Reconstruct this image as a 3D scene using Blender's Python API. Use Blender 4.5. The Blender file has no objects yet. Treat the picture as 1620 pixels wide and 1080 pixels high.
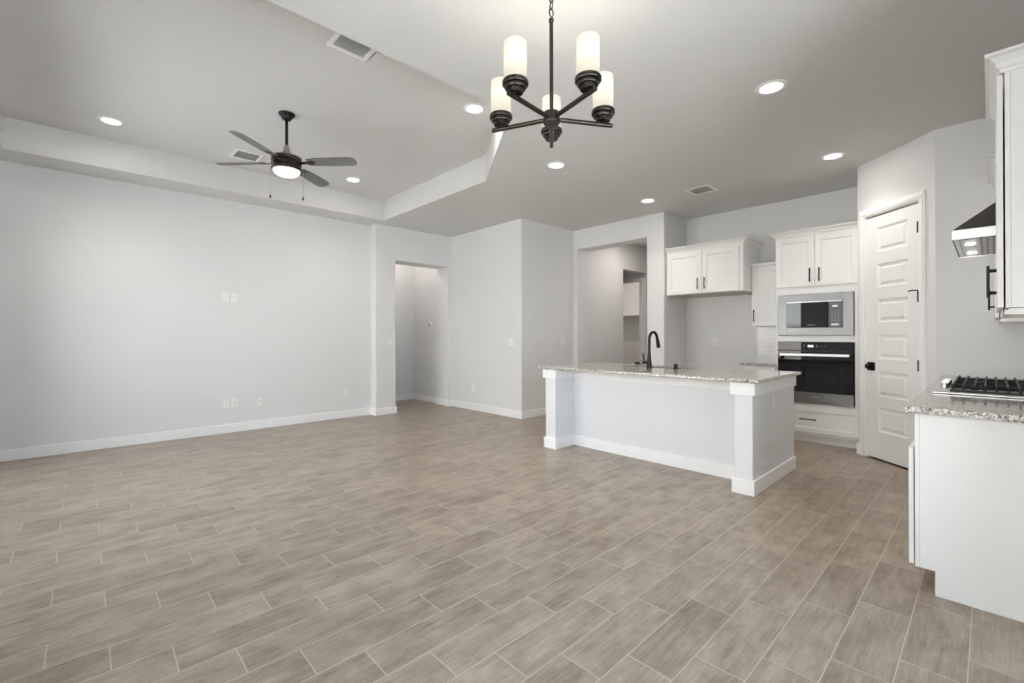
import bpy, bmesh, math, random
from mathutils import Vector, Matrix

random.seed(7)
scene = bpy.context.scene
COL = scene.collection

# ------------------------------------------------------------------ camera
F_PX, YAW, PITCH, ROLL, CY, CAM_Z = 718.203, 0.812353309, 0.00224163564, -0.00223726, 529.8596, 1.26
cp, sp = math.cos(PITCH), math.sin(PITCH)
fw = Vector((math.cos(YAW) * cp, math.sin(YAW) * cp, sp))
rt = Vector((math.sin(YAW), -math.cos(YAW), 0))
up = rt.cross(fw)
cr, sr = math.cos(ROLL), math.sin(ROLL)
r2 = cr * rt + sr * up
u2 = -sr * rt + cr * up
cam_d = bpy.data.cameras.new('camera')
cam = bpy.data.objects.new('camera', cam_d)
COL.objects.link(cam)
cam.matrix_world = Matrix(((r2.x, u2.x, -fw.x, 0), (r2.y, u2.y, -fw.y, 0), (r2.z, u2.z, -fw.z, CAM_Z), (0, 0, 0, 1)))
cam_d.sensor_fit = 'HORIZONTAL'
cam_d.sensor_width = 36
cam_d.lens = F_PX / 1620 * 36
cam_d.shift_y = (CY - 540) / 1620
cam_d.clip_start = 0.05
scene.camera = cam

# ------------------------------------------------------------------ world, exposure
SKY = 3.9
world = bpy.data.worlds.new('World')
scene.world = world
world.use_nodes = True
bg = world.node_tree.nodes['Background']
bg.inputs[0].default_value = (0.66, 0.83, 1.0, 1)
bg.inputs[1].default_value = SKY
scene.view_settings.view_transform = 'Standard'
scene.view_settings.look = 'None'
scene.view_settings.gamma = 1
scene.view_settings.exposure = 0.17
sun_d = bpy.data.lights.new('sun', 'SUN')
sun_d.energy = 63.0
sun_d.color = (1.0, 0.985, 0.96)
sun_d.angle = math.radians(0.6)
sun_o = bpy.data.objects.new('sun', sun_d)
COL.objects.link(sun_o)
sun_o.rotation_euler = Vector((-0.50, -0.03, -0.865)).to_track_quat('-Z', 'Y').to_euler()
cy_ = scene.cycles
cy_.max_bounces = 14
cy_.diffuse_bounces = 8
cy_.glossy_bounces = 5
cy_.transmission_bounces = 8
cy_.transparent_max_bounces = 12
cy_.caustics_reflective = False
cy_.caustics_refractive = False
cy_.sample_clamp_indirect = 10
cy_.use_denoising = True
CAN_E, HALL_E, BULB_E, FAN_E = 48.0, 112.0, 66.0, 5.0
CAN_W = 46.0

def portal(name, loc, normal, w, h):
    d = bpy.data.lights.new(name, 'AREA')
    d.shape = 'RECTANGLE'
    d.size, d.size_y = w, h
    d.cycles.is_portal = True
    o = bpy.data.objects.new(name, d)
    COL.objects.link(o)
    o.location = loc
    o.rotation_euler = Vector(normal).to_track_quat('-Z', 'Z').to_euler()
WEST, SOUTH = -1.05, -0.95
portal('daylight_portal', (WEST - 0.13, 4.75, 1.25), (1, 0, 0), 2.9, 2.4)
portal('daylight_portal', (WEST - 0.13, 0.70, 1.35), (1, 0, 0), 2.4, 2.0)
portal('daylight_portal', (1.0, SOUTH - 0.13, 1.3), (0, 1, 0), 3.0, 2.4)

# ------------------------------------------------------------------ materials
def new_mat(name):
    m = bpy.data.materials.new(name)
    m.use_nodes = True
    nt = m.node_tree
    return m, nt, nt.nodes['Principled BSDF']

def link(nt, a, b):
    nt.links.new(a, b)

def math_n(nt, op, a, b=None, c=None):
    n = nt.nodes.new('ShaderNodeMath')
    n.operation = op
    for i, v in enumerate((a, b, c)):
        if v is None:
            continue
        if isinstance(v, (int, float)):
            n.inputs[i].default_value = v
        else:
            nt.links.new(v, n.inputs[i])
    return n.outputs[0]

def mixc(nt, fac, a, b, mode='MIX'):
    n = nt.nodes.new('ShaderNodeMix')
    n.data_type = 'RGBA'
    n.blend_type = mode
    for sock, v in ((n.inputs[0], fac), (n.inputs[6], a), (n.inputs[7], b)):
        if isinstance(v, (int, float)):
            sock.default_value = v
        elif isinstance(v, tuple):
            sock.default_value = v if len(v) == 4 else (*v, 1)
        else:
            nt.links.new(v, sock)
    return n.outputs[2]

def noise(nt, vec, scale, detail=2.0, rough=0.5):
    n = nt.nodes.new('ShaderNodeTexNoise')
    n.inputs['Scale'].default_value = scale
    n.inputs['Detail'].default_value = detail
    n.inputs['Roughness'].default_value = rough
    if vec is not None:
        nt.links.new(vec, n.inputs['Vector'])
    return n.outputs['Fac']

def coords(nt):
    g = nt.nodes.new('ShaderNodeNewGeometry')
    return g.outputs['Position']

def ramp(nt, fac, stops):
    n = nt.nodes.new('ShaderNodeValToRGB')
    e = n.color_ramp.elements
    e[0].position, e[0].color = stops[0][0], (*stops[0][1], 1)
    e[1].position, e[1].color = stops[-1][0], (*stops[-1][1], 1)
    for p, c in stops[1:-1]:
        x = e.new(p)
        x.color = (*c, 1)
    nt.links.new(fac, n.inputs[0])
    return n.outputs[0]

def bump(nt, bsdf, h, strength, dist=0.002):
    b = nt.nodes.new('ShaderNodeBump')
    b.inputs['Strength'].default_value = strength
    b.inputs['Distance'].default_value = dist
    nt.links.new(h, b.inputs['Height'])
    nt.links.new(b.outputs[0], bsdf.inputs['Normal'])

def simple(name, col, rough=0.5, metal=0.0, var=0.03, vscale=6.0, bump_s=0.0, bump_scale=150, spec=0.5):
    m, nt, b = new_mat(name)
    p = coords(nt)
    f = noise(nt, p, vscale, 3)
    lo = tuple(max(0, c * (1 - var)) for c in col)
    hi = tuple(min(1, c * (1 + var)) for c in col)
    link(nt, mixc(nt, f, lo, hi), b.inputs['Base Color'])
    b.inputs['Roughness'].default_value = rough
    b.inputs['Metallic'].default_value = metal
    b.inputs['Specular IOR Level'].default_value = spec
    if bump_s:
        bump(nt, b, noise(nt, p, bump_scale, 3), bump_s)
    return m

def emit(name, col, strength):
    m, nt, b = new_mat(name)
    b.inputs['Base Color'].default_value = (0.8, 0.8, 0.78, 1)
    b.inputs['Emission Color'].default_value = (*col, 1)
    b.inputs['Emission Strength'].default_value = strength
    return m

WALL = simple('wall_paint', (0.755, 0.757, 0.762), 0.75, var=0.012, vscale=2.0, bump_s=0.12, bump_scale=120, spec=0.3)
CEIL = simple('ceiling_paint', (0.655, 0.65, 0.64), 0.85, var=0.012, vscale=2.0, bump_s=0.15, bump_scale=110, spec=0.2)
TRIM = simple('trim_white', (0.90, 0.90, 0.905), 0.4, var=0.01)
CAB = simple('cabinet_white', (0.85, 0.85, 0.845), 0.38, var=0.01)
DOORP = simple('door_white', (0.87, 0.87, 0.865), 0.42, var=0.01)
PLASTIC = simple('white_plastic', (0.86, 0.86, 0.85), 0.35, var=0.01)
SLOT = simple('dark_slot', (0.05, 0.05, 0.05), 0.6)
BLACK = simple('black_metal', (0.018, 0.018, 0.019), 0.38, metal=0.6)
IRON = simple('cast_iron', (0.03, 0.03, 0.032), 0.55, metal=0.3, bump_s=0.1, bump_scale=400)
BRONZE = simple('dark_bronze', (0.05, 0.044, 0.038), 0.3, metal=0.85, var=0.15, vscale=30)
PEWTER = simple('brushed_pewter', (0.33, 0.31, 0.29), 0.35, metal=0.8)
BLADE = simple('fan_blade_wood', (0.15, 0.146, 0.14), 0.55, var=0.2, vscale=12)
DARKFACE = simple('black_enamel', (0.012, 0.012, 0.014), 0.25)
GRAYFACE = simple('grey_control_panel', (0.11, 0.11, 0.125), 0.3)
SHADOWGAP = simple('gap_black', (0.02, 0.02, 0.02), 0.8)
GRILLE = simple('vent_grey', (0.66, 0.66, 0.655), 0.6)
CHROME = simple('chrome', (0.7, 0.7, 0.7), 0.12, metal=1.0)
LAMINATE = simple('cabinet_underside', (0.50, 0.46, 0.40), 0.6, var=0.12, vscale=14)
GREENBOX = simple('pale_green_plastic', (0.45, 0.55, 0.36), 0.5)
WINFRAME = simple('window_frame_white', (0.8, 0.8, 0.8), 0.4)
PATIO = simple('patio_concrete', (0.54, 0.545, 0.55), 0.9, var=0.15, vscale=3, bump_s=0.2)

def stainless():
    m, nt, b = new_mat('brushed_stainless')
    p = coords(nt)
    mp = nt.nodes.new('ShaderNodeMapping')
    mp.inputs['Scale'].default_value = (4, 4, 320)
    link(nt, p, mp.inputs['Vector'])
    f = noise(nt, mp.outputs[0], 1.0, 3)
    link(nt, mixc(nt, f, (0.20, 0.20, 0.203), (0.29, 0.29, 0.292)), b.inputs['Base Color'])
    b.inputs['Metallic'].default_value = 1.0
    link(nt, math_n(nt, 'MULTIPLY_ADD', f, 0.12, 0.30), b.inputs['Roughness'])
    return m
STEEL = stainless()
SATIN = simple('satin_steel', (0.62, 0.62, 0.625), 0.28, metal=1.0, var=0.05, vscale=40)

def black_glass():
    m, nt, b = new_mat('black_glass')
    f = noise(nt, coords(nt), 3.0)
    link(nt, mixc(nt, f, (0.006, 0.006, 0.008), (0.009, 0.009, 0.011)), b.inputs['Base Color'])
    b.inputs['Roughness'].default_value = 0.02
    b.inputs['IOR'].default_value = 1.55
    b.inputs['Specular IOR Level'].default_value = 0.5
    return m
BGLASS = black_glass()

def granite():
    m, nt, b = new_mat('speckled_granite')
    p = coords(nt)
    v = nt.nodes.new('ShaderNodeTexVoronoi')
    v.inputs['Scale'].default_value = 135
    link(nt, p, v.inputs['Vector'])
    s = nt.nodes.new('ShaderNodeSeparateColor')
    link(nt, v.outputs['Color'], s.inputs[0])
    base = ramp(nt, s.outputs[0], [(0.0, (0.02, 0.02, 0.02)), (0.14, (0.06, 0.058, 0.056)), (0.18, (0.20, 0.19, 0.175)),
                                   (0.42, (0.33, 0.31, 0.28)), (0.60, (0.48, 0.46, 0.425)), (1.0, (0.80, 0.79, 0.77))])
    n2 = noise(nt, p, 14, 4)
    col = mixc(nt, 0.15, base, ramp(nt, n2, [(0.3, (0.35, 0.33, 0.30)), (0.7, (0.62, 0.60, 0.56))]))
    link(nt, col, b.inputs['Base Color'])
    b.inputs['Roughness'].default_value = 0.10
    b.inputs['Specular IOR Level'].default_value = 0.5
    return m
GRANITE = granite()

def floor_mat():
    m, nt, b = new_mat('wood_look_tile')
    p = coords(nt)
    s = nt.nodes.new('ShaderNodeSeparateXYZ')
    link(nt, p, s.inputs[0])
    x, y = s.outputs[0], s.outputs[1]
    W, L = 0.18575, 0.557
    rowf = math_n(nt, 'DIVIDE', math_n(nt, 'SUBTRACT', y, 0.435), W)
    row = math_n(nt, 'FLOOR', rowf)
    v = math_n(nt, 'SUBTRACT', rowf, row)
    u_ = math_n(nt, 'DIVIDE', math_n(nt, 'MULTIPLY_ADD', math_n(nt, 'SUBTRACT', row, 1.0), 0.18567, math_n(nt, 'SUBTRACT', x, 1.752)), L)
    colx = math_n(nt, 'FLOOR', u_)
    u = math_n(nt, 'SUBTRACT', u_, colx)
    dv = math_n(nt, 'MULTIPLY', math_n(nt, 'MINIMUM', v, math_n(nt, 'SUBTRACT', 1.0, v)), W)
    du = math_n(nt, 'MULTIPLY', math_n(nt, 'MINIMUM', u, math_n(nt, 'SUBTRACT', 1.0, u)), L)
    d = math_n(nt, 'MINIMUM', dv, du)
    mr = nt.nodes.new('ShaderNodeMapRange')
    mr.inputs[1].default_value, mr.inputs[2].default_value = 0.0012, 0.0024
    mr.inputs[3].default_value, mr.inputs[4].default_value = 1.0, 0.0
    link(nt, d, mr.inputs[0])
    grout = mr.outputs[0]
    cv = nt.nodes.new('ShaderNodeCombineXYZ')
    link(nt, row, cv.inputs[0]); link(nt, colx, cv.inputs[1])
    wn = nt.nodes.new('ShaderNodeTexWhiteNoise')
    wn.noise_dimensions = '2D'
    link(nt, cv.outputs[0], wn.inputs['Vector'])
    rnd = wn.outputs['Value']
    def stretched(sx, sy, k):
        c = nt.nodes.new('ShaderNodeCombineXYZ')
        link(nt, math_n(nt, 'MULTIPLY_ADD', rnd, 31.7 * k, math_n(nt, 'MULTIPLY', x, sx)), c.inputs[0])
        link(nt, math_n(nt, 'MULTIPLY_ADD', rnd, 17.3 * k, math_n(nt, 'MULTIPLY', y, sy)), c.inputs[1])
        return c.outputs[0]
    g1 = noise(nt, stretched(3.0, 46, 1.0), 1.0, 5, 0.6)
    g2 = noise(nt, stretched(4.5, 8.0, 2.0), 1.0, 5, 0.62)
    g3 = noise(nt, stretched(10, 150, 3.0), 1.0, 2, 0.5)
    saw = noise(nt, stretched(150, 14, 1.5), 1.0, 2, 0.5)
    t = math_n(nt, 'MULTIPLY_ADD', g1, 0.42, math_n(nt, 'MULTIPLY', g2, 0.80))
    t = math_n(nt, 'MULTIPLY_ADD', g3, 0.32, math_n(nt, 'SUBTRACT', t, 0.05))
    t = math_n(nt, 'MULTIPLY_ADD', saw, 0.16, t)
    t = math_n(nt, 'MULTIPLY_ADD', math_n(nt, 'SUBTRACT', rnd, 0.5), 0.12, t)
    wood = ramp(nt, t, [(0.50, (0.150, 0.116, 0.086)), (0.70, (0.255, 0.206, 0.160)), (0.85, (0.335, 0.278, 0.222)), (1.1, (0.41, 0.348, 0.285))])
    st = noise(nt, stretched(2.2, 24, 4.0), 1.0, 4, 0.6)
    mk = nt.nodes.new('ShaderNodeMapRange')
    mk.inputs[1].default_value, mk.inputs[2].default_value = 0.60, 0.74
    mk.inputs[3].default_value, mk.inputs[4].default_value = 0.0, 0.5
    link(nt, st, mk.inputs[0])
    wood = mixc(nt, mk.outputs[0], wood, (0.13, 0.10, 0.075))
    colr = mixc(nt, grout, wood, (0.52, 0.47, 0.41))
    link(nt, colr, b.inputs['Base Color'])
    link(nt, math_n(nt, 'MULTIPLY_ADD', g1, 0.14, 0.26), b.inputs['Roughness'])
    b.inputs['Specular IOR Level'].default_value = 0.45
    h = math_n(nt, 'SUBTRACT', math_n(nt, 'MULTIPLY', g3, 0.25), grout)
    bump(nt, b, h, 0.25, 0.0015)
    return m
FLOOR = floor_mat()

def tile_mat():
    m, nt, b = new_mat('white_subway_tile')
    tc = nt.nodes.new('ShaderNodeTexCoord')
    mp = nt.nodes.new('ShaderNodeMapping')
    mp.inputs['Rotation'].default_value = (0, math.radians(90), math.radians(90))
    g = coords(nt)
    s = nt.nodes.new('ShaderNodeSeparateXYZ'); link(nt, g, s.inputs[0])
    c = nt.nodes.new('ShaderNodeCombineXYZ')
    link(nt, s.outputs[1], c.inputs[0]); link(nt, s.outputs[2], c.inputs[1])
    br = nt.nodes.new('ShaderNodeTexBrick')
    link(nt, c.outputs[0], br.inputs['Vector'])
    br.inputs['Scale'].default_value = 1.0
    br.inputs['Brick Width'].default_value = 0.165
    br.inputs['Row Height'].default_value = 0.055
    br.inputs['Mortar Size'].default_value = 0.0022
    br.inputs['Color1'].default_value = (0.78, 0.78, 0.78, 1)
    br.inputs['Color2'].default_value = (0.82, 0.82, 0.82, 1)
    br.inputs['Mortar'].default_value = (0.58, 0.57, 0.56, 1)
    link(nt, br.outputs['Color'], b.inputs['Base Color'])
    b.inputs['Roughness'].default_value = 0.15
    bump(nt, b, br.outputs['Fac'], -0.4, 0.003)
    return m
TILE = tile_mat()

def filter_mat():
    m, nt, b = new_mat('slotted_filter')
    br = nt.nodes.new('ShaderNodeTexBrick')
    link(nt, coords(nt), br.inputs['Vector'])
    br.inputs['Scale'].default_value = 1.0
    br.inputs['Brick Width'].default_value = 0.042
    br.inputs['Row Height'].default_value = 0.026
    br.inputs['Mortar Size'].default_value = 0.008
    br.inputs['Color1'].default_value = (0.05, 0.05, 0.05, 1)
    br.inputs['Color2'].default_value = (0.09, 0.09, 0.09, 1)
    br.inputs['Mortar'].default_value = (0.55, 0.54, 0.52, 1)
    link(nt, br.outputs['Color'], b.inputs['Base Color'])
    b.inputs['Roughness'].default_value = 0.4
    return m
FILTER = filter_mat()

def stone_mat():
    m, nt, b = new_mat('stacked_stone')
    g = coords(nt)
    s = nt.nodes.new('ShaderNodeSeparateXYZ'); link(nt, g, s.inputs[0])
    c = nt.nodes.new('ShaderNodeCombineXYZ')
    link(nt, s.outputs[1], c.inputs[0]); link(nt, s.outputs[2], c.inputs[1])
    br = nt.nodes.new('ShaderNodeTexBrick')
    link(nt, c.outputs[0], br.inputs['Vector'])
    br.inputs['Scale'].default_value = 1.0
    br.inputs['Brick Width'].default_value = 0.45
    br.inputs['Row Height'].default_value = 0.16
    br.inputs['Mortar Size'].default_value = 0.014
    br.inputs['Color1'].default_value = (0.26, 0.24, 0.21, 1)
    br.inputs['Color2'].default_value = (0.38, 0.36, 0.32, 1)
    br.inputs['Mortar'].default_value = (0.14, 0.13, 0.11, 1)
    col = mixc(nt, noise(nt, g, 5, 4), br.outputs['Color'], (0.34, 0.32, 0.29), 'MIX')
    link(nt, col, b.inputs['Base Color'])
    b.inputs['Roughness'].default_value = 0.9
    bump(nt, b, noise(nt, g, 9, 4), 0.6, 0.02)
    return m
STONE = stone_mat()

def pane_mat():
    m, nt, b = new_mat('window_glass')
    out = nt.nodes['Material Output']
    tr = nt.nodes.new('ShaderNodeBsdfTransparent')
    gl = nt.nodes.new('ShaderNodeBsdfGlossy')
    gl.inputs['Roughness'].default_value = 0.01
    fr = nt.nodes.new('ShaderNodeFresnel')
    fr.inputs[0].default_value = 1.3
    mx = nt.nodes.new('ShaderNodeMixShader')
    link(nt, fr.outputs[0], mx.inputs[0]); link(nt, tr.outputs[0], mx.inputs[1]); link(nt, gl.outputs[0], mx.inputs[2])
    link(nt, mx.outputs[0], out.inputs[0])
    return m
PANE = pane_mat()

def shade_mat():
    m, nt, b = new_mat('frosted_glass_shade')
    out = nt.nodes['Material Output']
    tl = nt.nodes.new('ShaderNodeBsdfTranslucent')
    tl.inputs[0].default_value = (0.17, 0.163, 0.145, 1)
    df = nt.nodes.new('ShaderNodeBsdfDiffuse')
    df.inputs[0].default_value = (0.50, 0.49, 0.45, 1)
    mx = nt.nodes.new('ShaderNodeMixShader')
    mx.inputs[0].default_value = 0.35
    link(nt, tl.outputs[0], mx.inputs[1]); link(nt, df.outputs[0], mx.inputs[2])
    gl = nt.nodes.new('ShaderNodeBsdfGlossy')
    gl.inputs['Roughness'].default_value = 0.12
    mx2 = nt.nodes.new('ShaderNodeMixShader')
    mx2.inputs[0].default_value = 0.04
    link(nt, mx.outputs[0], mx2.inputs[1]); link(nt, gl.outputs[0], mx2.inputs[2])
    em = nt.nodes.new('ShaderNodeEmission')
    em.inputs[0].default_value = (1.0, 0.95, 0.82, 1)
    em.inputs[1].default_value = 0.50
    ad = nt.nodes.new('ShaderNodeAddShader')
    link(nt, mx2.outputs[0], ad.inputs[0]); link(nt, em.outputs[0], ad.inputs[1])
    link(nt, ad.outputs[0], out.inputs[0])
    return m
SHADE = shade_mat()
LED = emit('led_lens', (1.0, 0.95, 0.87), CAN_E)
HALL_LED = emit('hall_led_lens', (1.0, 0.90, 0.80), HALL_E)
PASS_LED = emit('passage_led_lens', (1.0, 0.90, 0.80), HALL_E * 1.85)
CAN_SPOT = bpy.data.lights.new('recessed_lamp', 'SPOT')
CAN_SPOT.energy = CAN_W
CAN_SPOT.color = (1.0, 0.925, 0.83)
CAN_SPOT.spot_size = math.radians(126)
CAN_SPOT.spot_blend = 1.0
CAN_SPOT.shadow_soft_size = 0.06
BULB = emit('warm_bulb', (1.0, 0.90, 0.72), BULB_E)
FANBOWL = emit('fan_light_bowl', (1.0, 0.88, 0.66), FAN_E)
HOODLED = emit('hood_lamp_lens', (1.0, 0.97, 0.92), 45.0)
DISPLAY = emit('white_display', (0.85, 0.93, 1.0), 0.45)

# ------------------------------------------------------------------ mesh helpers
class MB:
    """collects shapes in world coordinates, built as ONE mesh object"""
    def __init__(self, M=None):
        self.v, self.f, self.sm = [], [], []
        self.M = M
    def add(self, verts, faces, smooth=False):
        o = len(self.v)
        for p in verts:
            p = Vector(p)
            self.v.append(self.M @ p if self.M else p)
        for f in faces:
            self.f.append([i + o for i in f])
            self.sm.append(smooth)
        return self
    def box(self, x0, x1, y0, y1, z0, z1):
        x0, x1 = min(x0, x1), max(x0, x1); y0, y1 = min(y0, y1), max(y0, y1); z0, z1 = min(z0, z1), max(z0, z1)
        return self.add([(x0, y0, z0), (x1, y0, z0), (x1, y1, z0), (x0, y1, z0), (x0, y0, z1), (x1, y0, z1), (x1, y1, z1), (x0, y1, z1)],
                        [(3, 2, 1, 0), (4, 5, 6, 7), (0, 1, 5, 4), (1, 2, 6, 5), (2, 3, 7, 6), (3, 0, 4, 7)])
    def prism(self, poly, axis, a, b):
        """poly 2D; axis 'z': (x,y); 'y': (x,z); 'x': (y,z)"""
        def mk(p, t):
            return {'z': (p[0], p[1], t), 'y': (p[0], t, p[1]), 'x': (t, p[0], p[1])}[axis]
        n = len(poly)
        vs = [mk(p, a) for p in poly] + [mk(p, b) for p in poly]
        fs = [list(range(n))[::-1], list(range(n, 2 * n))]
        fs += [(i, (i + 1) % n, n + (i + 1) % n, n + i) for i in range(n)]
        return self.add(vs, fs)
    def frustum(self, c0, r0, c1, r1, n=24, cap=True, smooth=True):
        c0, c1 = Vector(c0), Vector(c1)
        d = (c1 - c0).normalized()
        a = d.orthogonal().normalized(); b_ = d.cross(a)
        vs = []
        for c, r in ((c0, r0), (c1, r1)):
            for i in range(n):
                t = 2 * math.pi * i / n
                vs.append(c + r * (math.cos(t) * a + math.sin(t) * b_))
        self.add(vs, [(i, (i + 1) % n, n + (i + 1) % n, n + i) for i in range(n)], smooth)
        if cap:
            self.add(vs[:n], [list(range(n))[::-1]])
            self.add(vs[n:], [list(range(n))])
        return self
    def cyl(self, c0, c1, r, n=24):
        return self.frustum(c0, r, c1, r, n)
    def lathe(self, c, prof, n=40, axis=(0, 0, 1)):
        """prof: list of (radius, height along axis)"""
        c = Vector(c); d = Vector(axis).normalized()
        a = d.orthogonal().normalized(); b_ = d.cross(a)
        vs = []
        for r, h in prof:
            for i in range(n):
                t = 2 * math.pi * i / n
                vs.append(c + d * h + r * (math.cos(t) * a + math.sin(t) * b_))
        fs = []
        for k in range(len(prof) - 1):
            for i in range(n):
                fs.append((k * n + i, k * n + (i + 1) % n, (k + 1) * n + (i + 1) % n, (k + 1) * n + i))
        if prof[0][0] > 1e-6:
            fs.append(list(range(n))[::-1])
        if prof[-1][0] > 1e-6:
            fs.append(list(range((len(prof) - 1) * n, len(prof) * n)))
        return self.add(vs, fs, True)
    def tube(self, pts, r, n=12):
        pts = [Vector(p) for p in pts]
        rs = r if isinstance(r, (list, tuple)) else [r] * len(pts)
        vs = []; ref = None
        for k, p in enumerate(pts):
            d = (pts[min(k + 1, len(pts) - 1)] - pts[max(k - 1, 0)]).normalized()
            a = d.orthogonal().normalized() if ref is None else (ref - d * ref.dot(d)).normalized()
            ref = a
            b_ = d.cross(a)
            for i in range(n):
                t = 2 * math.pi * i / n
                vs.append(p + rs[k] * (math.cos(t) * a + math.sin(t) * b_))
        fs = []
        for k in range(len(pts) - 1):
            for i in range(n):
                fs.append((k * n + i, k * n + (i + 1) % n, (k + 1) * n + (i + 1) % n, (k + 1) * n + i))
        fs += [list(range(n))[::-1], list(range((len(pts) - 1) * n, len(pts) * n))]
        return self.add(vs, fs, True)
    def build(self, name, mat, parent=None, bevel=0.0, seg=2, origin=None):
        o_w = Vector(origin) if origin is not None else (world_origin(parent) if parent else Vector((0, 0, 0)))
        me = bpy.data.meshes.new(name)
        me.from_pydata([tuple(p - o_w) for p in self.v], [], self.f)
        for p, s in zip(me.polygons, self.sm):
            p.use_smooth = s
        bm = bmesh.new(); bm.from_mesh(me)
        bmesh.ops.remove_doubles(bm, verts=bm.verts, dist=1e-6)
        bmesh.ops.recalc_face_normals(bm, faces=bm.faces)
        for e in bm.edges:
            if len(e.link_faces) == 2 and e.calc_face_angle(0) > 0.7:
                e.smooth = False
        bm.to_mesh(me); bm.free()
        me.materials.append(mat)
        o = bpy.data.objects.new(name, me)
        COL.objects.link(o)
        if parent:
            o.parent = parent
        o.location = o_w - (world_origin(parent) if parent else Vector((0, 0, 0)))
        if bevel:
            m = o.modifiers.new('bevel', 'BEVEL')
            m.width = bevel; m.segments = seg; m.limit_method = 'ANGLE'; m.angle_limit = 0.6
            m.harden_normals = False
        return o

def world_origin(o):
    v = Vector((0, 0, 0))
    while o:
        v += o.location
        o = o.parent
    return v

def tag(o, label, cat, group=None, kind=None):
    o['label'] = label; o['category'] = cat
    if group: o['group'] = group
    if kind: o['kind'] = kind
    return o

def thing(name, loc, label, cat, group=None, kind=None):
    o = bpy.data.objects.new(name, None)
    o.empty_display_size = 0.1
    COL.objects.link(o)
    o.location = loc
    return tag(o, label, cat, group, kind)

def dup(root, loc, label):
    def cp(o, parent):
        c = o.copy(); COL.objects.link(c); c.parent = parent
        for ch in o.children:
            cp(ch, c)
        return c
    r = cp(root, None)
    r.location = loc
    r['label'] = label
    return r

def struct(name, mb, mat, label, cat, bevel=0.0, seg=3):
    return tag(mb.build(name, mat, None, bevel, seg), label, cat, None, 'structure')

# ------------------------------------------------------------------ room shell
CZ, TZ = 3.05, 3.354
LOW, HIGH = -0.06, 3.12
struct('floor', MB().box(-1.25, 11.3, -1.75, 8.6, -0.12, 0), FLOOR, 'grey brown wood-look plank tile floor laid in thirds', 'floor')
tray = [(-0.543, 2.645), (2.49, 2.645), (3.385, 4.01), (3.385, 6.44), (-0.543, 6.44)]
c = MB()
outer = [(-1.25, -1.75), (11.3, -1.75), (11.3, 8.6), (-1.25, 8.6)]
X0, X1, Y0, Y1 = -1.25, 11.3, -1.75, 8.6
pts = [(*p, CZ) for p in tray] + [(*p, TZ) for p in tray]
n = len(tray)
c.add(pts, [(i, (i + 1) % n, n + (i + 1) % n, n + i) for i in range(n)])
c.add([(*p, TZ) for p in tray], [tuple(range(n))])
def flat(poly, z): c.add([(*p, z) for p in poly], [tuple(range(len(poly)))])
flat([(X0, Y0), (X1, Y0), (X1, 2.645), (2.49, 2.645), (-0.543, 2.645), (X0, 2.645)], CZ)
flat([(X0, 2.645), (-0.543, 2.645), (-0.543, 6.44), (X0, 6.44)], CZ)
flat([(X0, 6.44), (-0.543, 6.44), (3.385, 6.44), (X1, 6.44), (X1, Y1), (X0, Y1)], CZ)
flat([(2.49, 2.645), (X1, 2.645), (X1, 6.44), (3.385, 6.44), (3.385, 4.01)], CZ)
top = 3.5
c.add([(X0, Y0, CZ), (X1, Y0, CZ), (X1, Y1, CZ), (X0, Y1, CZ), (X0, Y0, top), (X1, Y0, top), (X1, Y1, top), (X0, Y1, top)],
      [(4, 5, 6, 7), (0, 1, 5, 4), (1, 2, 6, 5), (2, 3, 7, 6), (3, 0, 4, 7)])
struct('ceiling', c, CEIL, 'grey white ceiling with a raised tray over the living area', 'ceiling')

B = 0.012
struct('wall_left', MB().box(-1.2, 3.45, 6.89, 7.10, LOW, HIGH), WALL, 'long pale grey left wall of the living area', 'wall')
struct('wall_hall', MB().prism([(3.39, LOW), (3.74, LOW), (3.74, 2.507), (4.79, 2.507), (4.79, LOW), (4.90, LOW), (4.90, HIGH), (3.39, HIGH)], 'y', 6.72, 7.08),
       WALL, 'wall with the narrow hallway opening beside the long left wall', 'wall', B)
struct('wall_block', MB().prism([(4.85, 4.91), (6.2, 4.91), (6.2, 5.03), (4.97, 5.03), (4.97, 8.2), (4.85, 8.2)], 'z', LOW, HIGH),
       WALL, 'pale grey wall block with a projecting corner between the two openings', 'wall', B)
struct('wall_hall_end', MB().box(3.0, 4.86, 8.02, 8.14, LOW, HIGH), WALL, 'wall at the end of the narrow hallway', 'wall')
struct('wall_hall_left', MB().box(3.0, 3.12, 7.0, 8.1, LOW, HIGH), WALL, 'left wall inside the narrow hallway', 'wall')
struct('wall_passage', MB().prism([(3.245, LOW), (3.52, LOW), (3.52, 2.722), (4.823, 2.722), (4.823, LOW), (5.0, LOW), (5.0, HIGH), (3.245, HIGH)], 'x', 6.10, 6.39),
       WALL, 'wall with the wide passage opening left of the kitchen', 'wall', B)
struct('wall_alcove', MB().box(6.2, 11.2, 3.244, 3.40, LOW, HIGH), WALL, 'side wall of the refrigerator alcove', 'wall')
struct('wall_passage_left', MB().prism([(6.36, LOW), (7.535, LOW), (7.535, 2.542), (8.66, 2.542), (8.66, LOW), (11.2, LOW), (11.2, HIGH), (6.36, HIGH)], 'y', 4.85, 4.97),
       WALL, 'left wall inside the passage with an opening to the laundry', 'wall')
struct('wall_laundry_front', MB().prism([(4.9, LOW), (5.06, LOW), (5.06, 2.40), (5.82, 2.40), (5.82, LOW), (6.9, LOW), (6.9, HIGH), (4.9, HIGH)], 'x', 8.48, 8.60),
       WALL, 'wall around the laundry doorway', 'wall')
struct('wall_niche_left', MB().box(7.40, 7.535, 4.96, 6.9, LOW, HIGH), WALL, 'wall beside the laundry niche', 'wall')
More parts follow.
